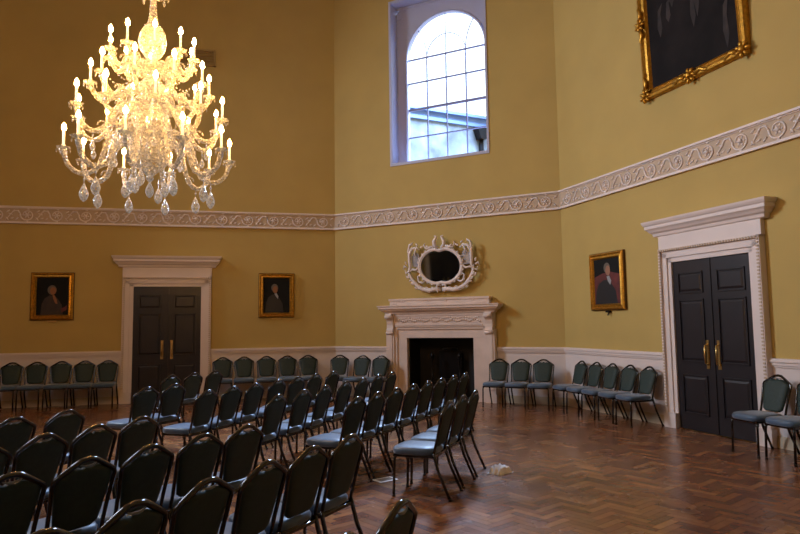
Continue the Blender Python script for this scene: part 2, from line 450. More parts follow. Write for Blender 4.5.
# the building outside
def outside():
    root = empty('neighbouring_building', (8.0,12.85,0), math.atan2(.46,3.17))
    tag(root, 'weathered pale stone building with grey parapet seen through the arched window', 'building')
    b = MB(); b.box(-9,9,0,4,0,8.85)
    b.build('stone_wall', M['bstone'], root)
    c = MB(); c.box(-9,9,-.10,.3,8.80,8.92).box(-9,9,-.05,.3,8.92,9.1).box(-9,9,-.22,.35,9.1,9.2)
    c.build('parapet', M['lead'], root)
    rf = MB(); rf.prism([(.3,9.0),(4,10.0),(4,8.5),(.3,8.5)], -9, 9, 'x'); rf.build('roof', M['roofpale'], root)
    p = MB(); px = 1.55
    p.tube([(px,-.15,0),(px,-.15,8.3)], .09, 8); p.prism([(px-.12,8.3),(px+.12,8.3),(px+.26,8.72),(px-.26,8.72)], -.35, -.02, 'y')
    for z in (6.3,7.3): p.box(px-.16,px+.16,-.2,0,z,z+.08)
    p.build('downpipe', M['iron'], root)
outside()

# ------------------------------------------------------------------ fireplace
def fireplace():
    loc, ang = wall_frame('', 1, 2.62)
    root = empty('fireplace', loc, ang)
    tag(root, 'carved pale stone chimneypiece with dark opening beneath the ornate mirror', 'fireplace')
    for s in (-1,1):
        j = MB(); x = sorted((s*1.03, s*1.22)); j.box(x[0],x[1],-.16,.02,0,1.46)
        x = sorted((s*1.01, s*1.24)); j.box(x[0],x[1],-.18,.02,0,.16)
        x = sorted((s*1.07, s*1.18)); j.box(x[0],x[1],-.175,.0,.25,1.36)
        j.build('pilaster', M['stone'], root, bevel=.004)
    sl = MB()
    for s in (-1,1):
        x = sorted((s*.75, s*1.03)); sl.box(x[0],x[1],-.10,.02,0,1.28)
        x = sorted((s*.97, s*1.03)); sl.box(x[0],x[1],-.13,.02,0,1.51)
    sl.box(-1.03,1.03,-.10,.02,1.28,1.46); sl.box(-1.03,1.03,-.13,.02,1.46,1.51)
    sl.build('slip', M['stone'], root, bevel=.004)
    fz = MB(); fz.box(-1.20,1.20,-.15,.02,1.51,1.80)
    for k in range(-18,19):   # foliage carving
        x = k*.051; fz.blob((x,-.158,1.64+.02*math.sin(k*1.3)), .03,.018,.02,6,3, .7*(-1)**k)
        fz.blob((x+.02,-.155,1.695-.015*math.sin(k)), .022,.014,.014,6,3, -.6*(-1)**k)
    fz.box(-.97,.97,-.165,-.14,1.54,1.565).box(-.97,.97,-.165,-.14,1.745,1.765)
    fz.build('carved_frieze', M['stone'], root)
    for s in (-1,1):
        c = MB(); x0, x1 = sorted((s*1.04, s*1.19))
        prof = [(.02,1.34),(-.17,1.34),(-.20,1.38),(-.21,1.44),(-.19,1.50),(-.185,1.56),(-.20,1.64),(-.24,1.70),(-.27,1.76),(-.26,1.80),(.02,1.80)]
        c.prism(prof, x0, x1, 'x')
        c.tube([(x0-.01,-.235,1.73),(x1+.01,-.235,1.73)], .045, 10); c.tube([(x0-.01,-.185,1.39),(x1+.01,-.185,1.39)], .033, 10)
        c.build('console', M['stone'], root)
    sh = MB(); sh.sweep([(.15,1.785),(.17,1.79),(.18,1.825),(.22,1.85),(.25,1.865),(.25,1.89),(.29,1.90),(.29,1.94),(.31,1.95),(.31,1.97),(.0,1.975)], -1.06, 1.06)
    sh.build('mantel_shelf', M['stone'], root)
    tp = MB(); tp.box(-1.12,1.12,-.17,.02,1.97,2.10).box(-1.14,1.14,-.19,.02,2.075,2.115)
    for k in (-.85,-.78,-.2,.2,.78): tp.blob((k,-.172,2.05),.02,.012,.02,6,3)
    tp.box(.92,1.08,-.18,.0,1.99,2.06).box(-1.08,-.92,-.18,.0,1.99,2.06)
    tp.build('mantel_upstand', M['stone'], root)
    ob = MB(); ob.box(-.75,.75,.5,.58,0,1.28).box(-.749,-.73,.0,.5,0,1.28).box(.73,.749,.0,.5,0,1.28).box(-.74,.74,0,.5,1.26,1.279).box(-.74,.74,-.02,.5,.0,.012)
    # recess boards so the opening reads deep
    pass
    ob.build('fire_opening', M['black'], root)
    return ang
fang = fireplace()
def grate():
    loc, ang = wall_frame('', 1, 2.66, off=-.22)
    root = empty('fire_grate', loc, ang)
    tag(root, 'black iron fire basket with tall finials standing in the fireplace opening', 'fire grate')
    b = MB()
    for z in (.20,.27,.34,.41): b.box(-.30,.30,-.105,-.09,z,z+.018)
    b.box(-.30,.30,-.1,.16,.18,.2)
    b.build('basket', M['iron'], root)
    for s in (-1,1):
        f = MB(); x = s*.31
        f.lathe([(.05,0),(.05,.03),(.02,.05),(.02,.45),(.034,.47),(.018,.5),(.018,.82),(.03,.84),(.045,.88),(.04,.93),(.012,.97)], 12, (x,-.09,0))
        f.build('finial', M['iron'], root)
        l = MB(); l.tube([(x,.16,0),(x,.16,.24),(x,-.09,.24)], .014, 6); l.build('leg', M['iron'], root)
    p = MB(); p.box(-.26,.26,.15,.165,.2,1.0); p.lathe([(.0,.0),(.16,.02),(.16,.05)],12,(0,.15,1.0)); p.build('fire_back', M['iron'], root)
grate()

# ------------------------------------------------------------------ ornate mirror
def mirror():
    loc, ang = wall_frame('', 1, 2.69, off=.06)
    root = empty('ornate_mirror', (loc[0],loc[1],2.28), ang); root.rotation_euler = (math.radians(5),0,ang); root.scale = (.88,1,1)
    tag(root, 'carved white rococo mirror with heart-shaped glass hanging above the mantelpiece', 'mirror')
    cz = .50
    def heart(k, a):
        c, s = math.cos(a), math.sin(a)
        x = .525*k*math.copysign(abs(c)**.9, c); z = .355*k*s
        if abs(x) < .16*k: z -= math.copysign(.045*(1-abs(x)/(.16*k)), s)*(1 if s > 0 else .6)
        return x, z+cz
    N = 48; pts = [heart(1, 2*PI*i/N) for i in range(N)]
    g = MB(); g.prism(pts, -.02, -.005, 'y'); g.build('mirror_glass', M['mirror'], root)
    r = MB(); loop = [heart(1.05, 2*PI*i/N) for i in range(N+1)]
    r.tube([(x,-.035,z) for x,z in loop], .034, 8)
    loop = [heart(.98, 2*PI*i/N) for i in range(N+1)]; r.tube([(x,-.045,z) for x,z in loop], .014, 6)
    for q in range(26):
        a = 2*PI*q/26; x, z = heart(1.13, a); r.blob((x,-.05,z), .034, .02, .018, 6, 4, a+PI/2+.5*(-1)**q)
    r.build('inner_rim', M['relief'], root)
    for s in (-1,1):
        sp = MB(); sp.prism([(s*.56,.50),(s*.74,.52),(s*.76,.72),(s*.66,.84),(s*.57,.78),(s*.53,.66)], -.012, -.004, 'y')
        sp.build('side_glass', M['mirror_p'], root)
    f = MB()
    def sc(s, P, R): f.tube([(s*x,-.04,z) for x,z in P], [q*1.15 for q in R], 6)
    for s in (-1,1):
        sc(s, [(.03,.03),(.16,.02),(.32,.0),(.48,.03),(.62,.10),(.74,.22),(.82,.36),(.84,.5)], [.028,.04,.045,.04,.04,.035,.03,.012])
        sc(s, [(.84,.38),(.79,.5),(.80,.64),(.80,.78),(.72,.90),(.60,.92),(.52,.86)], [.012,.03,.034,.034,.028,.024,.01])
        sc(s, [(.76,.70),(.82,.84),(.78,.98),(.70,1.02),(.72,.96)], [.014,.028,.024,.016,.006])
        sc(s, [(.88,.50),(.95,.54),(.99,.47)] , [.014,.02,.006]); sc(s, [(.84,.42),(.92,.38),(.94,.46)], [.02,.016,.005])
        sc(s, [(.05,.88),(.12,.94),(.13,1.02),(.09,1.08),(.06,1.12),(.12,1.14)], [.03,.04,.038,.03,.02,.008])
        sc(s, [(.14,.92),(.26,.90),(.34,.88),(.40,.96),(.36,1.0)], [.02,.028,.02,.016,.006])
        sc(s, [(.50,.62),(.56,.50),(.64,.44),(.74,.46),(.80,.42)], [.01,.02,.024,.02,.01])
        sc(s, [(.42,.20),(.50,.16),(.58,.20),(.60,.30),(.54,.34),(.50,.28)], [.012,.022,.024,.02,.014,.006])
        sc(s, [(.60,.92),(.66,.80),(.62,.72)], [.02,.016,.006])
        sc(s, [(.02,.10),(.09,.12),(.12,.06),(.07,.0),(.02,-.02)], [.02,.028,.024,.018,.01])
        for (x,z,l,an) in ((.30,.92,.05,.5),(.46,.92,.05,-.4),(.9,.6,.05,1.2),(.66,.06,.05,.5),(.22,.05,.05,0),(.88,.30,.05,.9),(.58,.98,.045,.6),(.10,.86,.05,.3),(.38,.06,.045,.1)):
            f.blob((s*x,-.05,z), l, .025, .022, 6, 4, s*an)
        for q in range(13):
            t = q/12; x = .10+.74*math.sin(t*PI*.52); z = .42*t*t-.01+.02*math.sin(q*2.1)
            f.blob((s*x,-.06,z), .045, .026, .022, 6, 4, s*(.9-.9*t)+(.7 if q%2 else -.4))
    f.build('carved_frame', M['relief'], root)
mirror()

# ------------------------------------------------------------------ paintings
def gilt_frame(mb, w, h, fw, depth, steps):
    # steps: list of (fraction from outside, depth)
    for k in range(len(steps)-1):
        a, da = steps[k]; b, db = steps[k+1]
        o = [(-w/2+a*fw,-h/2+a*fw),(w/2-a*fw,-h/2+a*fw),(w/2-a*fw,h/2-a*fw),(-w/2+a*fw,h/2-a*fw)]
        q = [(-w/2+b*fw,-h/2+b*fw),(w/2-b*fw,-h/2+b*fw),(w/2-b*fw,h/2-b*fw),(-w/2+b*fw,h/2-b*fw)]
        vs = [(x,-da,z) for x,z in o]+[(x,-db,z) for x,z in q]
        mb.add(vs, [(i,(i+1)%4,4+(i+1)%4,4+i) for i in range(4)])
def ell(cx, cz, rx, rz, n=18, a=0):
    return [(cx+rx*math.cos(2*PI*i/n)*math.cos(a)-rz*math.sin(2*PI*i/n)*math.sin(a), cz+rx*math.cos(2*PI*i/n)*math.sin(a)+rz*math.sin(2*PI*i/n)*math.cos(a)) for i in range(n)]
def portrait(i, x, z, w, h, figure, label, plate):
    loc, ang = wall_frame('', i, x, off=.005)
    root = empty('framed_portrait', (loc[0],loc[1],z), ang); tag(root, label, 'painting')
    fw = .10
    f = MB(); gilt_frame(f, w, h, fw, .07, [(0,0),(0,.05),(.25,.07),(.45,.045),(.8,.055),(1,.025)])
    f.build('picture_frame', M['gold'], root)
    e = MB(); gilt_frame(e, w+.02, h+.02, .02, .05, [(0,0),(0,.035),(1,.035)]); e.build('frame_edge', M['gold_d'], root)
    c = MB(); iw, ih = w/2-fw, h/2-fw
    c.box(-iw-.01,iw+.01,-.022,-.004,-ih-.01,ih+.01)
    mats = [M['canvas']]
    for k, (pts, mm) in enumerate(figure):
        c.m = k+1; mats.append(M[mm]); d = -.0235-.0008*k
        pts = [(max(-iw,min(iw,px)), max(-ih,min(ih,pz))) for px,pz in pts]
        c.add([(px,d,pz) for px,pz in pts], [tuple(range(len(pts)))])
    c.build('canvas', mats, root)
    p = MB()
    if plate == 'plate': p.box(-.09,.09,-.02,0,-h/2-.055,-h/2-.015); pm = M['brass']
    else: p.box(-.05,.05,-.05,0,-h/2-.05,-h/2-.02).tube([(.02,-.03,-h/2-.05),(.02,-.06,-h/2-.10)], .012, 6); pm = M['iron']
    p.build('name_plate', pm, root)
    return root
torso = lambda s=1: [(-.24*s,-.42),(-.22*s,-.16),(-.16*s,-.04),(-.06*s,.02),(.04*s,.02),(.12*s,-.06),(.20*s,-.18),(.23*s,-.42)]
figA = [([(x,z) for x,z in torso(.9)],'coat_br'),(ell(-.01,.13,.085,.10),'hair'),(ell(.01,.11,.058,.078),'skin_d'),
        ([(.0,.03),(.04,.02),(.08,-.06),(.10,-.16),(.06,-.15),(.02,-.06)],'skin_d'),([(.16,-.26),(.24,-.22),(.28,-.18),(.28,-.28),(.18,-.34)],'red')]
figB = [([(x-.04,z) for x,z in torso(.85)],'coat_bk'),(ell(-.04,.17,.075,.085),'hair'),(ell(-.03,.13,.058,.08),'skin_d'),
        ([(-.05,.04),(.0,.05),(.04,-.02),(.03,-.08),(-.01,-.03)],'crav')]
figC = [([(-.35,-.4),(-.35,.08),(-.12,.14),(.08,.16),(.35,.10),(.35,-.4)],'red'),([(x*1.15-.03,z) for x,z in torso(1.1)],'coat_bk'),
        (ell(-.0,.23,.085,.09),'hair'),(ell(.025,.18,.062,.088),'skin'),([(-.01,.08),(.06,.09),(.11,.0),(.08,-.07),(.02,.0)],'crav')]
portrait(0, LA_-5.89, 2.25, .80, .97, figA, 'gilt-framed portrait of a person in brown coat, left of the far door', 'plate')
portrait(0, LA_-1.325, 2.255, .77, .97, figB, 'gilt-framed small dark portrait between the far door and the room corner', 'plate')
portrait(2, 1.36, 2.27, .90, .98, figC, 'gilt-framed portrait of a black-coated person before red cloth on the right wall', 'bracket')
def big_painting():
    loc, ang = wall_frame('', 2, 3.48, off=.02)
    w, h = 1.98, 2.9
    root = empty('large_painting', (loc[0],loc[1],5.06+h/2), ang); root.rotation_euler = (.035,0,ang)
    tag(root, 'large dark oil painting in ornate gilt frame high on the right wall', 'painting')
    fw = .17
    f = MB(); gilt_frame(f, w, h, fw, .12, [(0,0),(0,.07),(.15,.10),(.35,.11),(.55,.07),(.75,.06),(.85,.075),(1,.03)])
    f.build('picture_frame', M['gold'], root)
    def orn(x, z, s, vert, dirs=(-1,1)):
        o = MB()
        for k in range(7):
            an = k*PI*2/7; r = .075*s
            o.blob((x+r*math.cos(an),-.11,z+r*math.sin(an)), .05*s,.035*s,.028*s, 8, 4, an)
        o.blob((x,-.13,z), .05*s,.04*s,.05*s)
        for d in dirs:
            P = [(x,z+d*.1*s),(x+.03,z+d*.2*s),(x-.02,z+d*.29*s),(x+.02,z+d*.36*s)] if vert else [(x+d*.1*s,z),(x+d*.2*s,z+.03),(x+d*.29*s,z-.02),(x+d*.36*s,z+.02)]
            o.tube([(a,-.10,b) for a,b in P], [.04*s,.035*s,.025*s,.008], 6)
        o.build('frame_ornament', M['gold'], root)
    for sx in (-1,1):
        for sz in (-1,1): orn(sx*(w/2-.07), sz*(h/2-.07), 1.0, sx*sz > 0, (-sz,) if sx*sz > 0 else (-sx,))
        orn(sx*(w/2-.06), -.22, .9, True)
        orn(0, sx*(h/2-.06), 1.0, False)
    c = MB(); iw, ih = w/2-fw, h/2-fw
    c.box(-iw-.02,iw+.02,-.03,-.005,-ih-.02,ih+.02); c.m = 1
    rnd = random.Random(3)
    for k in range(9):
        x = -.55+.15*k+rnd.uniform(-.05,.05); z = rnd.uniform(-.9,.2); hh = rnd.uniform(.35,.8)
        c.add([(x,-.0312-.0004*k,z-hh/2),(x+.05,-.0312-.0004*k,z-hh/4),(x+.03,-.0312-.0004*k,z+.1),(x+.08,-.0312-.0004*k,z+hh/2),(x-.02,-.0312-.0004*k,z+hh/3),(x-.05,-.0312-.0004*k,z-.1)], [(0,1,2,3,4,5)])
    c.build('canvas', [M['canvas_b'], M['smear']], root)
big_painting()
# small louvred vent on the back wall, partly behind the chandelier
def vent():
    loc, ang = wall_frame('', 0, LA_-3.15)
    root = empty('wall_vent', (loc[0],loc[1],7.62), ang); tag(root, 'small ochre louvred vent high on the back wall behind the chandelier', 'vent')
    f = MB()
    for (a,b,c,d) in ((-.45,.45,.15,.19),(-.45,.45,-.19,-.15),(-.45,-.41,-.19,.19),(.41,.45,-.19,.19)): f.box(a,b,-.05,0,c,d)
    f.build('vent_frame', M['ochre'], root)
    s = MB(); s.box(-.42,.42,-.01,0,-.16,.16)
    for k in range(5): s.prism([(-.04,-.14+.06*k),(-.01,-.11+.06*k),(-.01,-.10+.06*k),(-.04,-.13+.06*k)], -.41, .41, 'x')
    s.build('louvre', M['ochre'], root)
vent()

# ------------------------------------------------------------------ banquet chair
def back_hw(z):  # half width of the padded back at height z
    K = [(.475,.10),(.485,.118),(.50,.140),(.56,.153),(.68,.170),(.76,.181),(.785,.182),(.80,.180),(.815,.168),(.83,.14),(.862,.085),(.872,.05)]
    for (a,wa),(b,wb) in zip(K,K[1:]):
        if a <= z <= b: return wa+(wb-wa)*(z-a)/(b-a)
    return K[0][1] if z < K[0][0] else 0
def yb(z): return -.185-.115*(z-.45)/.45
def make_chair():
    root = empty('banquet_chair')
    s = MB()   # cushioned seat with rolled edges
    N = 28; rings = []
    def outline(k, grow):
        a = 2*PI*k/N; c, s_ = math.cos(a), math.sin(a)
        n = 5.0; r = (abs(c)**n+abs(s_)**n)**(-1/n)
        x = (.205+grow)*r*c; y = .03+(.215+grow)*r*s_
        x *= 1+.05*(y)/.2*.5
        return x, y
    for z, g in ((.395,-.012),(.405,0),(.44,.004),(.458,-.006),(.468,-.03),(.474,-.09)):
        rings.append([(outline(k,g)[0], outline(k,g)[1], z) for k in range(N)])
    vs = [p for r in rings for p in r]
    fs = [(i*N+k,i*N+(k+1)%N,(i+1)*N+(k+1)%N,(i+1)*N+k) for i in range(len(rings)-1) for k in range(N)]
    fs += [tuple(range(N)), tuple((len(rings)-1)*N+k for k in range(N))]
    s.add(vs, fs, True); s.build('seat', M['fabric_s'], root)
    # back pad: stacked rows, with a notch under the crown for the hand slot
    b = MB(); Z = [.475,.485,.50,.53,.56,.62,.68,.74,.765,.78,.79,.80,.81]; rows = []
    C = 12
    for i, z in enumerate(Z):
        hw = back_hw(z); row_f = []; row_b = []
        for k in range(C+1):
            t = -1+2*k/C; x = hw*t
            zz = z
            if i == len(Z)-1:   # peaked top with the slot dip in the middle
                x = .166*t; zz = .800+.076*(1-abs(t)) - (.030 if abs(t) < .3 else (.006 if abs(t) < .4 else 0))
            elif i == len(Z)-2: x = .174*t; zz = .794+.050*(1-abs(t)) - (.016 if abs(t) < .3 else 0)
            elif i == len(Z)-3: x = .180*t; zz = .788+.024*(1-abs(t))
            e = max(0, 1-abs(t)**6); e2 = 1 if 0 < i < len(Z)-1 else .3
            y = yb(zz)
            row_f.append((x, y+.006+.026*e*e2, zz)); row_b.append((x, y-.004-.016*e*e2, zz))
        rows.append((row_f,row_b))
    n = C+1; L_ = len(Z)
    vs = [p for r in rows for p in r[0]]+[p for r in rows for p in r[1]]; off = n*L_
    fs = []
    for i in range(L_-1):
        for k in range(C):
            fs.append((i*n+k,i*n+k+1,(i+1)*n+k+1,(i+1)*n+k)); fs.append((off+i*n+k,off+(i+1)*n+k,off+(i+1)*n+k+1,off+i*n+k+1))
        fs.append((i*n,(i+1)*n,off+(i+1)*n,off+i*n)); fs.append((i*n+C,off+i*n+C,off+(i+1)*n+C,(i+1)*n+C))
    for k in range(C):
        fs.append((k,off+k,off+k+1,k+1)); j = (L_-1)*n
        fs.append((j+k,j+k+1,off+j+k+1,off+j+k))
    b.add(vs, fs, True); b.build('backrest', M['fabric'], root)
    f = MB()  # continuous back frame with peaked crown
    P = [(.180,.40),(.180,.50),(.187,.64),(.197,.755),(.199,.785),(.190,.808),(.15,.833),(.09,.868),(.045,.893),(0,.899)]
    P = P + [(-x,z) for x,z in P[-2::-1]]
    R = [.013]*5+[.0145]*2+[.0165]*5+[.0145]*2+[.013]*5
    f.tube([(x, yb(z)-.002, z-.013) for x,z in P], R, 8)
    f.tube([(-.186,-.18,.40),(.186,-.18,.40)], .01, 6)
    f.build('back_frame', M['frame'], root)
    h = MB(); h.tube([(-.052,yb(.85)-.016,.858),(-.03,yb(.85)-.020,.850),(0,yb(.85)-.022,.847),(.03,yb(.85)-.020,.850),(.052,yb(.85)-.016,.858)], [.003,.006,.007,.006,.003], 6)
    h.build('handle_trim', M['trim'], root)
    r = MB()
    r.box(-.195,.195,.20,.225,.375,.40).box(-.195,-.172,-.185,.22,.375,.40).box(.172,.195,-.185,.22,.375,.40).box(-.19,.19,-.195,-.172,.375,.40)
    r.build('seat_rail', M['frame'], root, bevel=.004)
    for sx in (-1,1):
        l = MB(); l.tube([(sx*.175,.15,.392),(sx*.182,.19,.388),(sx*.187,.208,.365),(sx*.19,.212,.33),(sx*.193,.222,.012)], .014, 8)
        l.lathe([(.017,0),(.017,.02),(.014,.024)], 8, (sx*.193,.222,0)); l.build('leg', M['frame'], root)
        l = MB(); l.tube([(sx*.186,-.185,.42),(sx*.188,-.19,.385),(sx*.190,-.225,.26),(sx*.193,-.335,.012)], [.013,.0155,.0155,.014], 8)
        l.lathe([(.017,0),(.017,.02),(.014,.024)], 8, (sx*.193,-.337,0)); l.build('leg', M['frame'], root)
    reg(root); return root
chair0 = make_chair(); first = [True]
def place(px, py, face_deg, label, group, s=1.0):
    """px,py: where the crown of the backrest stands; face_deg: heading the sitter looks"""
    if first[0]: o = chair0; first[0] = False
    else: o = copy_tree(chair0)
    a = math.radians(face_deg); fx, fy = math.cos(a), math.sin(a)
    o.location = (px+fx*.30*s, py+fy*.30*s, 0); o.rotation_euler = (0,0,a-PI/2); o.scale = (s,s,s)
    tag(o, label, 'chair', group); return o
ORD = ['first','second','third','fourth','fifth','sixth','seventh','eighth']
ROWS = {
 '0': (47,[(-0.02, -5.91), (0.3, -5.57)]),
 '1': (45.2,[(-1.03, -5.48), (-0.74, -5.18), (-0.44, -4.87), (-0.13, -4.57), (0.17, -4.26), (0.48, -3.95)]),
 '2': (42.9,[(-1.38, -4.39), (-1.07, -4.1), (-0.755, -3.82), (-0.44, -3.53), (-0.13, -3.25)]),
 '3': (47,[(-1.77, -3.4), (-1.48, -3.09), (-1.19, -2.78), (-0.9, -2.45)]),
 '4': (47,[(-2.2, -2.38), (-1.9, -2.05), (-1.57, -1.7)]),
 'a': (50.5,[(1.78, -2.51), (2.08, -2.14), (2.39, -1.75)]),
 'b': (46.9,[(1.07, -1.82), (1.38, -1.48), (1.7, -1.14), (2.02, -0.8), (2.33, -0.47), (2.64, -0.14), (2.97, 0.21), (3.29, 0.55)]),
 'c': (50.7,[(0.35, -1.28), (0.69, -0.87), (1.02, -0.46), (1.37, -0.03), (1.71, 0.39), (2.05, 0.8), (2.38, 1.21)]),
 'd': (48.8,[(-0.33, -0.42), (-0.03, -0.07), (0.27, 0.27), (0.6, 0.65), (0.92, 1.01), (1.25, 1.4), (1.6, 1.79)]),
 'e': (47,[(-1.02, 0.28), (-0.71, 0.61)]),
 'f': (47,[(-0.79, 2.18), (-0.47, 2.53), (-0.14, 2.87)]),
}
RN = {'0':('corner-cut chair row nearest the camera','nearest broken row at the bottom edge'),
 '1':('nearest long row of the left seating block','nearest long row of left block'),
 '2':('second row of the left seating block','second row of left block'),
 '3':('third row of the left seating block','third row of left block'),
 '4':('farthest row of the left seating block','farthest row of left block'),
 'a':('nearest row of the right seating block','short nearest row of right block'),
 'b':('second row of the right seating block','second row of right block'),
 'c':('third row of the right seating block','third row of right block'),
 'd':('fourth row of the right seating block','fourth row of right block'),
 'e':('fifth row of the right seating block','fifth row of right block'),
 'f':('farthest row of the right seating block','farthest row, just before the far door')}
jr = random.Random(5)
for k, (dg, pts) in ROWS.items():
    n = len(pts)
    for j, (x, y) in enumerate(pts):
        if k == '0':
            lb = ('dark banquet chair cut off by the bottom edge, only its crown showing',
                  'nearest banquet chair at bottom centre, its back standing alone against bare parquet')[j]
        elif j == n-1: lb = 'dark green banquet chair, right-hand end of the %s' % RN[k][1]
        elif j == 0: lb = 'dark green banquet chair, left-hand end of the %s' % RN[k][1]
        else: lb = 'dark green banquet chair, %s from left in the %s' % (ORD[j], RN[k][1])
        place(x, y, dg+90+jr.uniform(-1.5,1.5), lb, RN[k][0], .967)
# chairs along the walls (u from the wall's left corner)
def wall_chairs(i, us, fmt, group, gap=.36, turn=0, s=1.02):
    a, ang, L = frame(i)
    for j, u in enumerate(us):
        (x, y, z), an = wall_frame('', i, u, off=gap-.30)
        place(x, y, math.degrees(ang)-90+turn+jr.uniform(-1,1), fmt % ORD[j], group, s)
wall_chairs(0, [.70,1.15,1.61,2.05,2.49], 'green banquet chair against the ochre wall left of far door, %s from left', 'chairs against the back wall left of the door', gap=.40)
wall_chairs(0, [4.79,5.24,5.72,6.17,6.63], 'green banquet chair against back wall right of far door, %s from left', 'chairs against the back wall right of the door', gap=.40)
wall_chairs(1, [.28], 'green banquet chair standing apart in the corner between back wall and fireplace, %s from corner', 'chairs left of the fireplace', gap=.55, turn=18)
wall_chairs(1, [.90,1.36], 'green banquet chair close to fireplace left side, %s of the close pair', 'chairs left of the fireplace', gap=.60)
wall_chairs(1, [3.97,4.41,4.84], 'green banquet chair right of the fireplace, %s from the fireplace', 'chairs right of the fireplace', gap=.58, turn=1, s=.98)
wall_chairs(2, [.68,1.11,1.54,1.98,2.42], 'green banquet chair along right wall under small portrait, %s from the corner', 'chairs along the right wall before the door', gap=.42, turn=-3, s=.98)
wall_chairs(2, [4.72,5.18], 'green banquet chair right of the large angled door, %s from the door', 'chairs beyond the right-hand door', gap=.50, turn=-6)

# ------------------------------------------------------------------ papers on the floor
def papers():
    o = MB(); o.box(-.11,.11,-.075,.075,0,.004); o.m = 1; o.box(-.085,.085,-.05,.05,.004,.0046)
    p = o.build('leaflet', [M['paper'], M['photo']], loc=(1.38,-1.70,0), rotz=.3)
    tag(p, 'pale printed leaflet lying flat on the parquet under the chairs', 'leaflet')
    o = MB(); rnd = random.Random(2); g = 7; vs = []
    for a in range(g):
        for b in range(g):
            e = min(a,b,g-1-a,g-1-b)
            vs.append(((a-3)*.04+rnd.uniform(-.008,.008),(b-3)*.03+rnd.uniform(-.006,.006),.003+(.02+rnd.uniform(0,.03)+.02*e)*(e>0)))
    fs = [(a*g+b,(a+1)*g+b,(a+1)*g+b+1,a*g+b+1) for a in range(g-1) for b in range(g-1)]
    o.add(vs, fs); p = o.build('crumpled_paper', M['paper'], loc=(2.60,-1.86,0), rotz=.5)
    so = p.modifiers.new('thick','SOLIDIFY'); so.thickness = .002; so.offset = 1
    tag(p, 'crumpled white paper lying alone on the open parquet floor', 'paper')
papers()

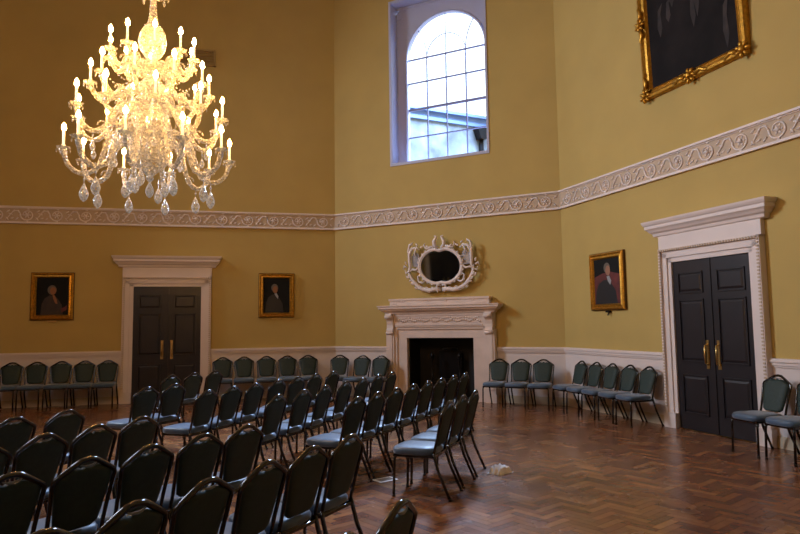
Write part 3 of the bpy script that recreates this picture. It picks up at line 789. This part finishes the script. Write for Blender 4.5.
# ------------------------------------------------------------------ chandelier
def chandelier():
    CX, CY = -.975, -.9
    root = empty('crystal_chandelier', (CX,CY,0))
    tag(root, 'huge lit cut-glass chandelier with tiers of candle lamps, hanging at upper left', 'chandelier')
    st = MB()
    st.tube([(0,0,5.35),(0,0,HC)], .012, 8); st.lathe([(.02,HC-.5),(.05,HC-.4),(.12,HC-.03),(.14,HC)], 16)
    st.build('chain', M['brass'], root)
    nk = MB(); nk.lathe([(.03,5.5),(.06,5.46),(.035,5.40),(.03,5.2),(.04,5.0),(.055,4.90),(.10,4.84),(.135,4.76),(.145,4.69),(.13,4.60),(.08,4.52),(.04,4.48)], 18, flute=.04)
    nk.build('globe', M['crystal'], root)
    cn = MB(); cn.lathe([(.10,5.28),(.16,5.26),(.17,5.24),(.10,5.25)], 16)
    for k in range(8):
        a = 2*PI*k/8; cn.blob((.15*math.cos(a),.15*math.sin(a),5.19), .014,.014,.04, 6, 4)
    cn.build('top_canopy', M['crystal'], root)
    cs = MB()
    cs.lathe([(.04,4.48),(.09,4.46),(.14,4.42),(.15,4.39),(.07,4.36),(.05,4.30),(.09,4.25),(.13,4.20),(.09,4.12),(.07,4.08),(.12,4.06),(.17,4.04),(.18,4.0),(.10,3.97),(.13,3.92),(.18,3.86),(.20,3.80),(.17,3.72),(.12,3.66)], 20, flute=.05)
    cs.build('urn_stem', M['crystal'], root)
    bw = MB(); bw.lathe([(.12,3.68),(.20,3.66),(.215,3.62),(.205,3.52),(.20,3.42),(.17,3.34),(.12,3.28),(.07,3.24),(.03,3.20),(.04,3.17),(.01,3.13)], 24, flute=.06)
    for k in range(24):
        a = 2*PI*k/24
        for z, r in ((3.60,.225),(3.52,.215),(3.44,.205)): bw.blob((r*math.cos(a),r*math.sin(a),z), .016,.016,.022, 5, 3)
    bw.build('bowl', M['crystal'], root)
    bd = MB()   # swags of beads from the globe to the upper arms
    for k in range(10):
        a = 2*PI*k/10
        for q in range(12):
            t = q/11; r = .09+.36*t; z = 4.46-.02-.30*math.sin(t*PI*.5)+.12*t-(.10*math.sin(PI*t))
            bd.blob((r*math.cos(a),r*math.sin(a),z), .011,.011,.013, 5, 3)
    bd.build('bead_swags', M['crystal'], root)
    pear = [(.004,.11),(.012,.09),(.03,.05),(.045,.01),(.045,-.02),(.03,-.06),(.003,-.085)]
    def drop_mesh(s):
        d = MB(); d.lathe([(r*s,z*s) for r,z in pear], 8); d.tube([(0,0,.10*s),(0,0,.10*s+.10)], .004, 4); d.blob((0,0,.10*s+.05),.012,.012,.014,6,4); return d
    # tiers: (count, radius, flame height, attach radius, attach height, dip below pan, phase)
    tiers = [(10,.83,3.66,.14,3.60,.25,.10),(10,.75,4.06,.14,3.86,.24,.42),(10,.60,4.38,.12,4.08,.18,.10),(10,.44,4.72,.08,4.36,.14,.42)]
    dropbig = None
    for ti, (n, R, zf, r0, z0, dip, ph) in enumerate(tiers):
        zp = zf-.235
        P = []
        pts = [(r0,z0),(r0+.10*R,z0+.06),(r0+.22*R,z0+.05),(.48*R+.02,z0-.06 if z0 > zp-dip+.1 else z0),(.60*R,zp-dip+.10),(.72*R,zp-dip+.01),(.84*R,zp-dip+.01),(.95*R,zp-dip+.09),(R,zp-.02)]
        # Catmull-Rom smoothing
        for i in range(len(pts)-1):
            p0 = pts[max(i-1,0)]; p1 = pts[i]; p2 = pts[i+1]; p3 = pts[min(i+2,len(pts)-1)]
            for q in range(3):
                t = q/3
                P.append(tuple(.5*((2*p1[c])+(-p0[c]+p2[c])*t+(2*p0[c]-5*p1[c]+4*p2[c]-p3[c])*t*t+(-p0[c]+3*p1[c]-3*p2[c]+p3[c])*t**3) for c in (0,1)))
        P.append(pts[-1])
        am = MB(); am.tube([(x,0,z) for x,z in P], [.024+.005*(i%2) for i in range(len(P))], 6)
        # small ring scroll under the arm
        am.tube([(.66*R+.05*math.cos(q*PI/5),0,zp-dip+.07+.05*math.sin(q*PI/5)) for q in range(9)], .008, 5)
        for q in (.35,.55): am.blob((q*R,0,z0-.10),.010,.010,.03,5,3)
        pan = MB()
        vs = []; N = 12
        for (r,z) in ((.012,-.02),(.03,-.008),(.055,.0),(.062,.012),(.03,.004),(.012,.01)):
            for k in range(N): rr = r*(1+(.22 if k%2 and r>.05 else 0)); vs.append((rr*math.cos(2*PI*k/N), rr*math.sin(2*PI*k/N), z))
        pan.add(vs, [(i*N+k,i*N+(k+1)%N,(i+1)*N+(k+1)%N,(i+1)*N+k) for i in range(5) for k in range(N)])
        pan.lathe([(.012,-.075),(.02,-.06),(.012,-.045),(.018,-.02)],8)
        for k in range(6): a = 2*PI*k/6; pan.blob((.062*math.cos(a),.062*math.sin(a),-.03),.007,.007,.022,5,3)
        cd = MB(); cd.lathe([(.018,.005),(.02,.03),(.012,.04),(.0125,.185)], 10)
        bl = MB(); bl.lathe([(.010,.183),(.020,.198),(.023,.216),(.018,.238),(.008,.257),(.001,.268)], 10)
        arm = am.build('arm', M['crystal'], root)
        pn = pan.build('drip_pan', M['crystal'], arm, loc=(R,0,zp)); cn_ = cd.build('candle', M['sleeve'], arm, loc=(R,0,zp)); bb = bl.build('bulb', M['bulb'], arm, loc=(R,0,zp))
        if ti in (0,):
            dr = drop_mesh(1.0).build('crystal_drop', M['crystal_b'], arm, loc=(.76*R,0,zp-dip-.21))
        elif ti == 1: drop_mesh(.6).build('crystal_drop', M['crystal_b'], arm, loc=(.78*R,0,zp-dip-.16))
        reg(arm)
        for k in range(n):
            o = arm if k == 0 else copy_tree(arm)
            o.parent = root; o.rotation_euler = (0,0,ph+2*PI*k/n)
    dm = drop_mesh(.95).build('crystal_drop', M['crystal_b'], root)
    dm.location = (0,0,3.04)
    for k in range(6):
        a = 2*PI*k/6+.2; c = dm.copy(); COL.objects.link(c); c.location = (.24*math.cos(a),.24*math.sin(a),3.12-(k%2)*.10); c.parent = root
    return CX, CY
chandelier()

# ------------------------------------------------------------------ light
w = bpy.data.worlds.new('World'); scn.world = w; w.use_nodes = True
bg = w.node_tree.nodes['Background']; bg.inputs['Color'].default_value = (.80,.90,1.0,1); bg.inputs['Strength'].default_value = 2.4
def area(name, loc, target, sx, sy, power, col):
    l = bpy.data.lights.new(name, 'AREA'); l.shape = 'RECTANGLE'; l.size = sx; l.size_y = sy; l.energy = power; l.color = col
    o = bpy.data.objects.new(name, l); COL.objects.link(o); o.location = loc
    o.rotation_euler = (Vector(target)-Vector(loc)).to_track_quat('-Z','Y').to_euler(); return o
area('sky_over_window', (8.9,8.9,13.2), (1.5,1.5,2.5), 5, 5, 15000, (.46,.66,1.0))
area('left_front_window_light', (-6.25,4.8,6.9), (5,-1.0,2.6), 2.2, 3.4, 420, (.72,.82,1.0)).data.spread = math.radians(95)
area('left_rear_window_light', (-6.0,-6.5,6.9), (3,2.5,2.5), 2.2, 3.4, 170, (.72,.83,1.0))

# ------------------------------------------------------------------ camera
cam = bpy.data.cameras.new('camera'); co = bpy.data.objects.new('camera', cam); COL.objects.link(co)
cam.sensor_width = 36; cam.lens = 640.3737/800*36; cam.clip_start = .05
r = Vector((0.95101609,-0.30883929,-0.01366377)); u = Vector((-0.01417826,-0.08772672,0.99604367)); f = Vector((0.3088161,0.94705983,0.08780832))
m3 = Matrix((r,u,-f)).transposed().to_4x4(); m3.translation = Vector((-0.53155,-8.14216,1.59052)); co.matrix_world = m3
scn.camera = co
scn.view_settings.view_transform = 'Standard'; scn.view_settings.look = 'None'; scn.view_settings.exposure = 0; scn.view_settings.gamma = 1
c = scn.cycles; c.max_bounces = 8; c.diffuse_bounces = 4; c.glossy_bounces = 4; c.transparent_max_bounces = 24; c.sample_clamp_indirect = 4; c.use_denoising = True
c.caustics_reflective = False; c.caustics_refractive = False
